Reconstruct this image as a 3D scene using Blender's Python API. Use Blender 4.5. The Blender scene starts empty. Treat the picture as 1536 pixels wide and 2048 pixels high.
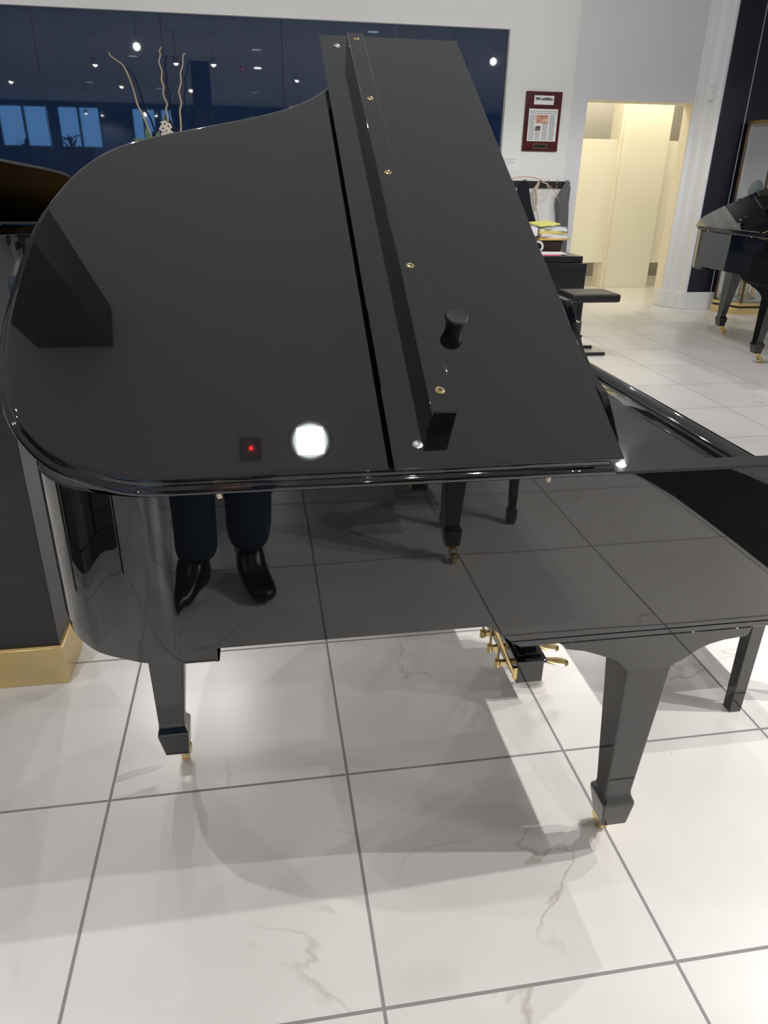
import bpy, bmesh, math, random
from mathutils import Vector, Matrix
random.seed(7)
PI = math.pi
sc = bpy.context.scene
COL = sc.collection

# ------------------------------------------------------------------ camera, world, light, exposure
CAM_P = Vector((0.44019, -1.43738, 1.43912))
Rm = Matrix(((0.98676314, -0.16141661, 0.01559436), (-0.05430441, -0.41951087, -0.90612453), (0.15280555, 0.89328344, -0.4227235)))
cd = bpy.data.cameras.new('camera')
cam = bpy.data.objects.new('camera', cd); COL.objects.link(cam)
r0, r1, r2 = Rm[0], Rm[1], Rm[2]
cam.matrix_world = Matrix(((r0[0], -r1[0], -r2[0], CAM_P[0]), (r0[1], -r1[1], -r2[1], CAM_P[1]), (r0[2], -r1[2], -r2[2], CAM_P[2]), (0, 0, 0, 1)))
cd.sensor_fit = 'HORIZONTAL'; cd.sensor_width = 36.0
cd.lens = 36.0 * 1453.1 / 1536.0
cd.clip_start = 0.02; cd.clip_end = 100
sc.camera = cam
sc.view_settings.view_transform = 'Standard'; sc.view_settings.look = 'None'
sc.view_settings.gamma = 1.0; sc.view_settings.use_curve_mapping = False
sc.view_settings.exposure = -0.36
sc.cycles.diffuse_bounces = 6; sc.cycles.max_bounces = 14; sc.cycles.glossy_bounces = 6
wd = bpy.data.worlds.new('dusk_sky'); sc.world = wd; wd.use_nodes = True
bg = wd.node_tree.nodes['Background']; bg.inputs[0].default_value = (0.16, 0.42, 0.9, 1); bg.inputs[1].default_value = 4.0
CEIL = 3.15
WARM = (1.0, 0.965, 0.925)
def spot(name, loc, tgt, power, size=75, rad=0.012, col=WARM, blend=0.35, parent=None):
    l = bpy.data.lights.new(name, 'SPOT'); l.energy = power; l.color = col; l.spot_size = math.radians(size); l.spot_blend = blend; l.shadow_soft_size = rad
    o = bpy.data.objects.new(name, l); COL.objects.link(o); o.location = loc
    o.rotation_euler = (Vector(tgt) - Vector(loc)).to_track_quat('-Z', 'Y').to_euler()
    return o
P_KEY, P_ROOM, P_DOWN = 235, 62, 22

# ------------------------------------------------------------------ materials
MATS = {}
def mat(name, col, rough=0.5, metal=0.0, ior=1.5, spec=None, emis=None, es=0, trans=0, bump=None, var=None, coat=0, alpha=None):
    if name in MATS: return MATS[name]
    m = bpy.data.materials.new(name); m.use_nodes = True; nt = m.node_tree; p = nt.nodes['Principled BSDF']
    p.inputs['Base Color'].default_value = (*col, 1); p.inputs['Roughness'].default_value = rough
    p.inputs['Metallic'].default_value = metal; p.inputs['IOR'].default_value = ior
    if spec is not None: p.inputs['Specular IOR Level'].default_value = spec
    if emis: p.inputs['Emission Color'].default_value = (*emis, 1); p.inputs['Emission Strength'].default_value = es
    if trans: p.inputs['Transmission Weight'].default_value = trans
    if coat: p.inputs['Coat Weight'].default_value = coat; p.inputs['Coat Roughness'].default_value = 0.03
    tc = nt.nodes.new('ShaderNodeTexCoord')
    if bump:
        n = nt.nodes.new('ShaderNodeTexNoise'); n.inputs['Scale'].default_value = bump[0]; n.inputs['Detail'].default_value = bump[2] if len(bump) > 2 else 3
        b = nt.nodes.new('ShaderNodeBump'); b.inputs['Strength'].default_value = 1; b.inputs['Distance'].default_value = bump[1]
        nt.links.new(tc.outputs['Object'], n.inputs['Vector']); nt.links.new(n.outputs['Fac'], b.inputs['Height']); nt.links.new(b.outputs['Normal'], p.inputs['Normal'])
    if var:   # (scale, second colour, stretch)
        n = nt.nodes.new('ShaderNodeTexNoise'); n.inputs['Scale'].default_value = var[0]; n.inputs['Detail'].default_value = 5
        mp = nt.nodes.new('ShaderNodeMapping'); mp.inputs['Scale'].default_value = var[2] if len(var) > 2 else (1, 1, 1)
        r = nt.nodes.new('ShaderNodeValToRGB'); r.color_ramp.elements[0].color = (*col, 1); r.color_ramp.elements[1].color = (*var[1], 1)
        r.color_ramp.elements[0].position = 0.35; r.color_ramp.elements[1].position = 0.68
        nt.links.new(tc.outputs['Object'], mp.inputs[0]); nt.links.new(mp.outputs[0], n.inputs['Vector']); nt.links.new(n.outputs['Fac'], r.inputs[0]); nt.links.new(r.outputs[0], p.inputs['Base Color'])
    MATS[name] = m; return m
M_BLACK = mat('piano_polyester', (0.004, 0.004, 0.005), 0.025, ior=1.9)
M_RIM = mat('piano_polyester_rim', (0.004, 0.004, 0.005), 0.02, ior=1.95, bump=(2.2, 0.0012, 1))
M_SATIN = mat('black_satin', (0.012, 0.013, 0.016), 0.35)
M_BRASS = mat('brass', (0.86, 0.66, 0.32), 0.16, 1.0)
M_CHROME = mat('nickel', (0.6, 0.62, 0.64), 0.4, 1.0)
M_GOLD = mat('gold_plate', (0.55, 0.36, 0.14), 0.35, 0.8)
M_SPRUCE = mat('spruce', (0.45, 0.24, 0.10), 0.4, var=(6, (0.33, 0.16, 0.07), (1, 12, 1)))
M_FELT = mat('dark_felt', (0.02, 0.006, 0.006), 0.9)
M_RUB = mat('black_rubber', (0.008, 0.008, 0.009), 0.6)
M_CREAMPIN = mat('cream_pin', (0.7, 0.62, 0.48), 0.4)
M_WHITE = mat('white_paint', (0.74, 0.75, 0.74), 0.75)
M_WHITE2 = mat('grey_white_paint', (0.68, 0.69, 0.71), 0.75)
M_TRIM = mat('white_trim_paint', (0.76, 0.78, 0.80), 0.45)
M_CREAM = mat('cream_laminate', (0.84, 0.81, 0.68), 0.45)
M_CREAM2 = mat('cream_paint', (0.80, 0.74, 0.58), 0.7)
M_CEIL = mat('ceiling_paint', (0.70, 0.73, 0.78), 0.9)
M_NAVY = mat('navy_glass', (0.010, 0.024, 0.066), 0.02, ior=1.9)
M_NAVYMATT = mat('navy_matt_panel', (0.010, 0.012, 0.022), 0.28)
M_COLUMN = mat('charcoal_column_paint', (0.030, 0.031, 0.040), 0.42, var=(9, (0.038, 0.038, 0.046)))
M_STALL = mat('stall_grey', (0.30, 0.29, 0.27), 0.8)
M_GLASS = mat('clear_glass', (1, 1, 1), 0.0, ior=1.45, trans=1.0)
M_EMIT = mat('lamp_white', (1, 1, 1), 0.5, emis=(1.0, 0.96, 0.9), es=24)
M_EMIT2 = mat('lamp_soft', (1, 1, 1), 0.5, emis=(0.85, 0.97, 1.0), es=7)
M_EMIT3 = mat('lamp_led', (1, 1, 1), 0.5, emis=(0.95, 1.0, 1.0), es=40)
M_DIM = mat('lamp_dim', (1, 1, 1), 0.5, emis=(0.75, 0.85, 1.0), es=3)
M_RED = mat('red_led', (1, 0.02, 0.02), 0.5, emis=(1, 0.03, 0.04), es=22)
M_REFL = mat('lamp_reflector', (0.9, 0.92, 0.93), 0.25, 0.6)
M_PAPER = mat('white_paper', (0.78, 0.79, 0.80), 0.8)

# tiled floor
def floor_material():
    m = bpy.data.materials.new('marble_tile'); m.use_nodes = True; nt = m.node_tree; N = nt.nodes; L = nt.links; p = N['Principled BSDF']
    def mth(op, a, b=None, c=None):
        n = N.new('ShaderNodeMath'); n.operation = op
        for i, v in enumerate((a, b, c)):
            if v is None: continue
            if isinstance(v, (int, float)): n.inputs[i].default_value = v
            else: L.new(v, n.inputs[i])
        return n.outputs[0]
    g = N.new('ShaderNodeNewGeometry'); s = N.new('ShaderNodeSeparateXYZ'); L.new(g.outputs['Position'], s.inputs[0])
    def cell(c):
        q = mth('DIVIDE', c, 0.6); fl = mth('FLOOR', q); fr = mth('SUBTRACT', q, fl); d = mth('ABSOLUTE', mth('SUBTRACT', mth('FRACT', mth('ADD', q, 0.5)), 0.5)); return fl, fr, mth('MULTIPLY', d, 0.6)
    fx, rx, dx = cell(s.outputs[0]); fy, ry, dy = cell(s.outputs[1])
    dm = mth('MINIMUM', dx, dy)
    grout = mth('LESS_THAN', dm, 0.0036)
    cb = N.new('ShaderNodeCombineXYZ'); L.new(fx, cb.inputs[0]); L.new(fy, cb.inputs[1])
    wn = N.new('ShaderNodeTexWhiteNoise'); L.new(cb.outputs[0], wn.inputs['Vector'])
    off = N.new('ShaderNodeVectorMath'); off.operation = 'SCALE'; L.new(wn.outputs['Color'], off.inputs[0]); off.inputs['Scale'].default_value = 9
    ad = N.new('ShaderNodeVectorMath'); ad.operation = 'ADD'; L.new(g.outputs['Position'], ad.inputs[0]); L.new(off.outputs[0], ad.inputs[1])
    # veins: ridge of a warped noise, kept only in patches
    n1 = N.new('ShaderNodeTexNoise'); n1.inputs['Scale'].default_value = 1.05; n1.inputs['Detail'].default_value = 6; n1.inputs['Roughness'].default_value = 0.48; n1.inputs['Distortion'].default_value = 0.7
    L.new(ad.outputs[0], n1.inputs['Vector'])
    ridge = mth('ABSOLUTE', mth('SUBTRACT', n1.outputs['Fac'], 0.5))
    rr = N.new('ShaderNodeMapRange'); rr.inputs[1].default_value = 0.0; rr.inputs[2].default_value = 0.0055; rr.inputs[3].default_value = 1; rr.inputs[4].default_value = 0; L.new(ridge, rr.inputs[0])
    n2 = N.new('ShaderNodeTexNoise'); n2.inputs['Scale'].default_value = 1.9; n2.inputs['Detail'].default_value = 2; L.new(ad.outputs[0], n2.inputs['Vector'])
    pr = N.new('ShaderNodeMapRange'); pr.inputs[1].default_value = 0.53; pr.inputs[2].default_value = 0.66; L.new(n2.outputs['Fac'], pr.inputs[0])
    vein = mth('MULTIPLY', rr.outputs[0], pr.outputs[0])
    n3 = N.new('ShaderNodeTexNoise'); n3.inputs['Scale'].default_value = 2.2; n3.inputs['Detail'].default_value = 4; L.new(ad.outputs[0], n3.inputs['Vector'])
    base = N.new('ShaderNodeMixRGB'); base.inputs[1].default_value = (0.75, 0.735, 0.715, 1); base.inputs[2].default_value = (0.70, 0.68, 0.655, 1)
    r3 = N.new('ShaderNodeMapRange'); r3.inputs[1].default_value = 0.4; r3.inputs[2].default_value = 0.7; L.new(n3.outputs['Fac'], r3.inputs[0]); L.new(r3.outputs[0], base.inputs[0])
    mv = N.new('ShaderNodeMixRGB'); mv.inputs[2].default_value = (0.40, 0.35, 0.31, 1); L.new(mth('MULTIPLY', vein, 0.6), mv.inputs[0]); L.new(base.outputs[0], mv.inputs[1])
    # small specks of dirt
    n5 = N.new('ShaderNodeTexNoise'); n5.inputs['Scale'].default_value = 45; n5.inputs['Detail'].default_value = 2; L.new(g.outputs['Position'], n5.inputs['Vector'])
    r5 = N.new('ShaderNodeMapRange'); r5.inputs[1].default_value = 0.765; r5.inputs[2].default_value = 0.80; L.new(n5.outputs['Fac'], r5.inputs[0])
    ms = N.new('ShaderNodeMixRGB'); ms.inputs[2].default_value = (0.2, 0.18, 0.16, 1); L.new(mth('MULTIPLY', r5.outputs[0], 0.6), ms.inputs[0]); L.new(mv.outputs[0], ms.inputs[1])
    mg = N.new('ShaderNodeMixRGB'); mg.inputs[2].default_value = (0.27, 0.265, 0.255, 1); L.new(grout, mg.inputs[0]); L.new(ms.outputs[0], mg.inputs[1])
    L.new(mg.outputs[0], p.inputs['Base Color'])
    ro = N.new('ShaderNodeMapRange'); ro.inputs[3].default_value = 0.27; ro.inputs[4].default_value = 0.8; L.new(grout, ro.inputs[0]); L.new(ro.outputs[0], p.inputs['Roughness'])
    b = N.new('ShaderNodeBump'); b.inputs['Distance'].default_value = 0.001; b.inputs['Strength'].default_value = 0.6
    L.new(mth('SUBTRACT', 1, grout), b.inputs['Height']); L.new(b.outputs['Normal'], p.inputs['Normal'])
    return m
M_FLOOR = floor_material()

# ------------------------------------------------------------------ geometry helpers
class MB:
    def __init__(s): s.v = []; s.f = []
    def add(s, vs, fs):
        k = len(s.v); s.v += [tuple(v) for v in vs]; s.f += [tuple(i + k for i in f) for f in fs]; return s
    def box(s, a, b):
        (x0, y0, z0), (x1, y1, z1) = [min(p, q) for p, q in zip(a, b)], [max(p, q) for p, q in zip(a, b)]
        return s.add([(x0, y0, z0), (x1, y0, z0), (x1, y1, z0), (x0, y1, z0), (x0, y0, z1), (x1, y0, z1), (x1, y1, z1), (x0, y1, z1)],
                     [(3, 2, 1, 0), (4, 5, 6, 7), (0, 1, 5, 4), (1, 2, 6, 5), (2, 3, 7, 6), (3, 0, 4, 7)])
    def loft(s, rings, cap=True):
        n = len(rings[0]); k = []
        for r in rings: k += list(r)
        f = []
        for i in range(len(rings) - 1):
            for j in range(n):
                a, b = i * n + j, i * n + (j + 1) % n; f.append((a, b, b + n, a + n))
        if cap: f.append(tuple(reversed(range(n)))); f.append(tuple(range((len(rings) - 1) * n, len(rings) * n)))
        return s.add(k, f)
    def prism(s, poly, axis, lo, hi):      # poly: 2-D points, extruded along axis
        def P(p, t): return {'x': (t, p[0], p[1]), 'y': (p[0], t, p[1]), 'z': (p[0], p[1], t)}[axis]
        return s.loft([[P(p, lo) for p in poly], [P(p, hi) for p in poly]])
    def tube(s, path, r, n=10):
        path = [Vector(p) for p in path]; rad = r if isinstance(r, (list, tuple)) else [r] * len(path); rings = []; up = None
        for i, p in enumerate(path):
            t = (path[min(i + 1, len(path) - 1)] - path[max(i - 1, 0)]).normalized()
            if up is None: up = t.orthogonal().normalized()
            up = (up - t * up.dot(t)).normalized(); sd = t.cross(up)
            rings.append([p + (up * math.cos(2 * PI * k / n) + sd * math.sin(2 * PI * k / n)) * rad[i] for k in range(n)])
        return s.loft(rings)
    def lathe(s, prof, c=(0, 0, 0), n=24):  # prof (r, z) bottom to top
        return s.loft([[(c[0] + r * math.cos(2 * PI * k / n), c[1] + r * math.sin(2 * PI * k / n), c[2] + z) for k in range(n)] for r, z in prof])
    def sph(s, c, r, n=12):
        if not isinstance(r, (list, tuple)): r = (r, r, r)
        return s.loft([[(c[0] + r[0] * math.sin(a) * math.cos(2 * PI * k / n), c[1] + r[1] * math.sin(a) * math.sin(2 * PI * k / n), c[2] - r[2] * math.cos(a)) for k in range(n)]
                       for a in [0.03 + (PI - 0.06) * i / (n // 2) for i in range(n // 2 + 1)]])
    def build(s, name, m, parent=None, off=(0, 0, 0), bevel=0, seg=2, smooth=35, loc=None):
        o_ = Vector(off)
        me = bpy.data.meshes.new(name); me.from_pydata([Vector(v) - o_ for v in s.v], [], s.f); me.update()
        bm = bmesh.new(); bm.from_mesh(me); bmesh.ops.recalc_face_normals(bm, faces=bm.faces); bm.to_mesh(me); bm.free()
        me.materials.append(m)
        if smooth:
            me.shade_smooth() if hasattr(me, 'shade_smooth') else None
            try: me.set_sharp_from_angle(angle=math.radians(smooth))
            except Exception: pass
            big = set()
            for pl in me.polygons:
                if len(pl.vertices) > 6: big.update(pl.edge_keys)
            if big:
                at = me.attributes.get('sharp_edge') or me.attributes.new('sharp_edge', 'BOOLEAN', 'EDGE')
                for e in me.edges:
                    if e.key in big: at.data[e.index].value = True
        o = bpy.data.objects.new(name, me); COL.objects.link(o)
        if parent: o.parent = parent
        if loc is not None: o.location = loc
        if bevel:
            b = o.modifiers.new('bevel', 'BEVEL'); b.width = bevel; b.segments = seg; b.limit_method = 'ANGLE'; b.angle_limit = math.radians(40); b.harden_normals = False
        return o
def tag(o, label=None, cat=None, group=None, kind=None):
    if label: o['label'] = label
    if cat: o['category'] = cat
    if group: o['group'] = group
    if kind: o['kind'] = kind
    return o
def thing(name, label, cat, loc=(0, 0, 0), rz=0, group=None):
    o = bpy.data.objects.new(name, None); COL.objects.link(o); o.location = loc; o.rotation_euler = (0, 0, rz); o.empty_display_size = 0.1
    return tag(o, label, cat, group)
def struct(name, mb, m, bevel=0, smooth=35):
    return tag(mb.build(name, m, bevel=bevel, smooth=smooth), kind='structure')
def copy_tree(o, parent=None):
    c = o.copy(); COL.objects.link(c); c.parent = parent
    for ch in list(o.children): copy_tree(ch, c)
    return c
def catmull(pts, n=8, closed=False):
    out = []; P = [Vector(p) for p in pts]; m = len(P)
    for i in range(m if closed else m - 1):
        a, b, c, d = (P[(i - 1) % m], P[i % m], P[(i + 1) % m], P[(i + 2) % m]) if closed else (P[max(i - 1, 0)], P[i], P[i + 1], P[min(i + 2, m - 1)])
        for k in range(n):
            t = k / n; out.append(0.5 * ((2 * b) + (c - a) * t + (2 * a - 5 * b + 4 * c - d) * t * t + (3 * b - a - 3 * c + d) * t ** 3))
    if not closed: out.append(P[-1])
    return out
def inset2d(poly, d):     # closed polygon (ccw or cw), positive d goes inwards
    n = len(poly); A = sum(poly[i][0] * poly[(i + 1) % n][1] - poly[(i + 1) % n][0] * poly[i][1] for i in range(n)); sgn = 1 if A > 0 else -1
    out = []
    for i in range(n):
        p, q, r = Vector(poly[i - 1][:2]), Vector(poly[i][:2]), Vector(poly[(i + 1) % n][:2])
        e1 = (q - p).normalized(); e2 = (r - q).normalized()
        n1 = Vector((-e1.y, e1.x)) * sgn; n2 = Vector((-e2.y, e2.x)) * sgn
        b = n1 + n2; b = b / max(0.3, b.dot(n1)) if b.length > 1e-6 else n1
        out.append(q + b * d)
    return out

# ------------------------------------------------------------------ the room
F = MB().box((-7, -9.2, -0.1), (9.2, 11, 0)); struct('floor', F, M_FLOOR, smooth=0)
struct('ceiling', MB().box((-7, -9.2, CEIL), (9.2, 11, CEIL + 0.1)), M_CEIL, smooth=0)
YB = 7.10
b = MB()
b.box((-7, YB, 2.80), (3.135, YB + 0.12, CEIL)); b.box((3.135, YB, 0), (3.88, YB + 0.12, CEIL)); b.box((-7, YB + 0.1, 0), (3.2, YB + 0.2, CEIL))
struct('wall_back', b, M_WHITE, smooth=0)
b = MB(); b.box((3.88, YB + 0.012, 0), (4.065, YB + 0.12, CEIL)); b.box((4.065, YB + 0.012, 2.20), (5.36, YB + 0.12, CEIL))
struct('wall_doorway', b, M_WHITE2, smooth=0)
seams = [-5.03, -3.865, -2.70, -1.54, -0.363, 0.795, 1.942, 3.125]
for i in range(len(seams) - 1):
    o = struct('wall_glass_panel', MB().box((seams[i] + 0.003, YB + 0.055, 0.1), (seams[i + 1] - 0.003, YB + 0.07, 2.80)), M_NAVY, smooth=0)
struct('baseboard_back', MB().box((-7, YB - 0.015, 0), (4.065, YB + 0.06, 0.1)), M_TRIM, bevel=0.004)
# door reveal and pilaster at the right of the doorway
b = MB(); b.prism([(5.315, 7.24), (5.315, 7.11), (5.33, 7.10), (5.355, 7.10), (5.375, 7.085), (5.385, 7.03), (5.40, 7.01), (5.44, 7.00), (5.455, 6.98), (5.46, 6.90), (5.475, 6.885), (5.51, 6.885), (5.51, 7.24)], 'z', 0.0, CEIL)
struct('wall_pilaster', b, M_TRIM, smooth=50)
b = MB(); b.prism([(5.297, 7.26), (5.297, 7.09), (5.345, 7.075), (5.365, 7.02), (5.42, 6.98), (5.44, 6.875), (5.49, 6.865), (5.52, 6.865), (5.52, 7.0), (5.4, 7.26)], 'z', 0.0, 0.20)
struct('baseboard_pilaster', b, M_TRIM, bevel=0.005)
struct('trim_door', MB().box((5.307, 7.125, 0), (5.3155, 7.30, 2.2)).box((4.065, 7.115, 2.185), (5.315, 7.30, 2.2)).box((4.055, 7.125, 0), (4.066, 7.30, 2.2)), M_CREAM2, smooth=0)
struct('wall_right_panel', MB().box((5.512, 6.87, 0.2), (5.807, 6.99, CEIL)).box((5.815, 6.87, 0.2), (9.2, 6.99, CEIL)), M_NAVYMATT, smooth=0)
struct('trim_1', MB().box((5.807, 6.868, 0.2), (5.815, 6.95, CEIL)), M_WHITE2, smooth=0)
struct('baseboard_right', MB().box((5.52, 6.855, 0), (9.2, 6.99, 0.2)), M_TRIM, bevel=0.004)
struct('wall_left', MB().box((-7.1, -9.2, 0), (-7, 11, CEIL)), M_WHITE, smooth=0)
struct('wall_right', MB().box((9.2, -9.2, 0), (9.3, 11, CEIL)), M_WHITE, smooth=0)
# room behind the doorway
struct('wall_washroom_back', MB().box((3.2, 10.0, 0), (9.2, 10.1, CEIL)), M_STALL, smooth=0)
struct('wall_washroom_left', MB().box((3.2, 7.22, 0), (3.3, 10, CEIL)), M_CREAM2, smooth=0)
struct('wall_washroom_right', MB().box((7.2, 7.22, 0), (7.3, 10, CEIL)), M_CREAM2, smooth=0)
b = MB().prism([(5.25, 9.0), (5.25, 8.70), (5.285, 8.70), (5.29, 8.715), (5.31, 8.715), (5.315, 8.69), (5.95, 8.69), (5.95, 9.0)], 'z', 0, 2.6).box((5.33, 8.683, 0), (5.93, 8.692, 0.14))
struct('wall_stall_pilaster', b, M_CREAM, bevel=0.004)
tag(MB().box((4.1, 8.735, 0.338), (5.25, 8.765, 1.889)).build('stall_partition', M_CREAM, bevel=0.003), 'cream washroom partition panel left of the tall central panel', 'partition', 'washroom partitions')
tag(MB().box((5.95, 8.735, 0.338), (6.9, 8.765, 1.889)).build('stall_partition', M_CREAM, bevel=0.003), 'cream washroom partition panel right of the tall central panel', 'partition', 'washroom partitions')
# front of the shop: wall with tall windows onto the dusk sky
b = MB(); wins = [(-6.6, -5.2), (-5.0, -3.8), (-2.95, -2.25), (-2.15, -1.75)]
xs = [-7] + [v for w in wins for v in w] + [9.2]
for i in range(0, len(xs), 2): b.box((xs[i], -9.15, 0), (xs[i + 1], -9.0, 3.0))
for w in wins: b.box((w[0], -9.15, 0), (w[1], -9.0, 2.0))
b.box((-7, -9.15, 3.0), (9.2, -9.0, CEIL)); struct('wall_front', b, mat('shopfront_blue', (0.04, 0.07, 0.14), 0.5), smooth=0)
for i, w in enumerate(wins):
    struct('window_%d' % (i + 1), MB().box((w[0], -9.10, 2.0), (w[1], -9.09, 3.0)), M_GLASS, smooth=0)
    mx = (w[0] + w[1]) / 2
    struct('trim_%d' % (i + 2), MB().box((mx - 0.03, -9.13, 2.0), (mx + 0.03, -9.04, 3.0)).box((w[0], -9.13, 2.0), (w[0] + 0.05, -9.04, 3.0)).box((w[1] - 0.05, -9.13, 2.0), (w[1], -9.04, 3.0)), M_SATIN)

# square column beside the tail of the piano
col = thing('square_column', 'charcoal square column with brass-clad base beside the piano tail', 'column', (-0.36, 0.605, 0))
MB().box((-0.53, 0.512, 0.13), (-0.213, 0.690, CEIL)).build('shaft', M_COLUMN, col, off=col.location, bevel=0.003)
M_BR2 = mat('brass_cladding', (0.80, 0.58, 0.22), 0.30, 0.85, var=(5, (0.74, 0.60, 0.34)))
MB().box((-0.54, 0.500, 0), (-0.203, 0.702, 0.13)).build('base_cladding', M_BR2, col, off=col.location, bevel=0.002)
MB().box((-0.537, 0.503, 0.13), (-0.206, 0.699, 0.137)).build('base_bead', M_BRASS, col, off=col.location)

# ------------------------------------------------------------------ ceiling fixtures
DROP = 0.33
def ceiling_spot(x, y, tgt, power, size=80, prev=[None]):
    t = thing('ceiling_spotlight', 'small white spotlight head hanging just under the showroom ceiling', 'spotlight', (x, y, CEIL), 0, 'ceiling spotlights')
    d = (Vector(tgt) - Vector((x, y, CEIL - DROP))).normalized(); c = Vector((x, y, CEIL - DROP))
    if prev[0] is None:
        a = MB().lathe([(0.05, -0.012), (0.05, 0)], n=16).tube([(0, 0, -0.01), (0, 0, -DROP + 0.03)], 0.004, 8).build('mount', M_WHITE, t)
        q = Vector((0, 0, -1))
        h = MB().lathe([(0.030, 0.045), (0.045, 0.03), (0.05, -0.04), (0.047, -0.045), (0.040, -0.035)], n=18).build('lamp_head', M_WHITE, t, loc=(0, 0, -DROP))
        e = MB().sph((0, 0, -0.040), 0.034, 12).build('bulb', M_EMIT, h)
        prev[0] = (a, h, e)
    else:
        a = prev[0][0].copy(); COL.objects.link(a); a.parent = t
        h = prev[0][1].copy(); COL.objects.link(h); h.parent = t
        e = prev[0][2].copy(); COL.objects.link(e); e.parent = h
    h.rotation_euler = d.to_track_quat('-Z', 'Y').to_euler()
    spot('spotlight_beam', c + d * 0.09, Vector(tgt), power, size)
    return t
def downlight(x, y, m, label, power=0, group='recessed ceiling downlights'):
    t = thing('ceiling_downlight', label, 'downlight', (x, y, CEIL), 0, group)
    n = 32; r = 0.088
    b = MB(); ring = lambda rr, z: [(rr * math.cos(2 * PI * k / n), rr * math.sin(2 * PI * k / n), z) for k in range(n)]
    b.loft([ring(0.105, 0), ring(0.105, -0.006), ring(r, -0.006), ring(r, -0.0005)], cap=False).build('trim_ring', M_REFL, t)
    b = MB().loft([ring(r, -0.006), ring(r * 0.93, -0.001), ring(r * 0.9, -0.0008)], cap=False); b.build('reflector', M_REFL, t)
    MB().lathe([(r * 0.9, -0.0012), (r * 0.9, -0.0006)], n=n).build('diffuser', m, t)
    MB().box((-0.058, -0.058, -0.004), (0.058, 0.058, -0.0015)).build('led_panel', M_EMIT3 if m is M_EMIT2 else m, t)
    if power: spot('downlight_beam', (x, y, CEIL - 0.02), (x, y, 0), power, 125, 0.05)
    return t
for y, k in ((-0.27, 1.1), (0.62, 0.6), (-0.66, 0.75)): ceiling_spot(3.5, y, (1.2, y * 0.5, 0), P_KEY * k, 100)
ceiling_spot(-0.62, -0.25, (-0.35, 0.35, 0.3), P_KEY * 0.25, 70)
room = [(-1.69, 3.17), (-0.53, 3.68), (-0.02, 3.67), (-3.61, 0.31), (-1.8, 0.1), (1.23, 2.11), (1.4, -3.6), (1.43, -6.2), (-2.29, -6.85), (-2.1, -7.7), (-0.66, -7.3), (0.5, -8.39),
        (5.0, -2.2), (5.35, -2.1), (6.6, -6.0), (3.49, 4.09), (-3.9, -7.5), (-3.6, -8.2), (3.2, 4.6), (6.3, 4.6), (5.6, 4.4), (1.6, -2.6)]
for x, y in room:
    ceiling_spot(x, y, (x + random.uniform(-0.4, 0.4), y + random.uniform(-0.4, 0.4), 0), P_ROOM * (0.6 if abs(x - 0.6) < 3.0 and abs(y) < 2.5 else 1), 165)
for x in (-3.2, -0.9, 1.5, 3.7): ceiling_spot(x, 4.7, (x, 7.1, 2.6), P_ROOM * 0.9, 100)  # invented wall washers, added to brighten the upper back wall
downlight(0.634, 0.057, M_EMIT2, 'bright round recessed downlight directly above the piano lid', P_DOWN, 'recessed ceiling downlights')
for x, y in [(-1.44, 1.0), (2.13, 4.35), (-1.6, -4.39), (0.59, -4.59), (-3.0, -3.56), (0.60, 2.3)]:
    downlight(x, y, M_DIM, 'dim round recessed downlight flush with the showroom ceiling', 0)
t = thing('smoke_detector', 'small square ceiling detector with glowing red light above the piano', 'detector', (0.365, 0.03, CEIL))
MB().box((-0.045, -0.05, -0.018), (0.045, 0.05, 0)).build('housing', mat('housing_grey', (0.30, 0.30, 0.32), 0.6), t, bevel=0.004)
MB().sph((0, 0, -0.024), 0.008, 10).build('red_led', M_RED, t)
# light inside the washroom
for x, y in [(4.6, 8.0), (6.0, 8.0), (5.4, 9.4)]:
    t = thing('washroom_ceiling_light', 'round warm ceiling light inside the washroom', 'ceiling light', (x, y, CEIL), 0, 'washroom ceiling lights')
    MB().lathe([(0.12, -0.03), (0.14, 0)], n=24).build('shade', mat('lamp_warm', (1, 1, 1), 0.5, emis=(1, 0.88, 0.62), es=12), t)
    l = bpy.data.lights.new('washroom_glow', 'POINT'); l.energy = 48; l.color = (1, 0.90, 0.68); l.shadow_soft_size = 0.1
    o = bpy.data.objects.new('washroom_glow', l); COL.objects.link(o); o.location = (x, y, CEIL - 0.15)

# ------------------------------------------------------------------ the grand piano (built once in the photographed place, then copied)
P0 = Vector((0.80, 0.40, 0.0))
HZ = Vector((0, -0.35, 0.975))            # hinge line of the lid
LID_ANG = math.radians(30.6)
OUTP = [(0.33, 0.0), (0.29, 0.0), (0.255, 0.0005), (0.222, 0.005), (0.191, 0.014), (0.163, 0.0262), (0.100, 0.060), (0.053, 0.110), (0.020, 0.165), (0.000, 0.228), (-0.014, 0.305), (-0.021, 0.406), (-0.016, 0.560), (-0.001, 0.700), (0.034, 0.818), (0.074, 0.897), (0.120, 0.953),
        (0.172, 0.992), (0.235, 1.024), (0.321, 1.060), (0.440, 1.111), (0.515, 1.150), (0.581, 1.203), (0.637, 1.269), (0.70, 1.355), (0.77, 1.425), (0.85, 1.468), (0.94, 1.483)]
TAIL = [(p[0], p[1]) for p in catmull(OUTP, 5)]
LV = 1.010
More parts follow.
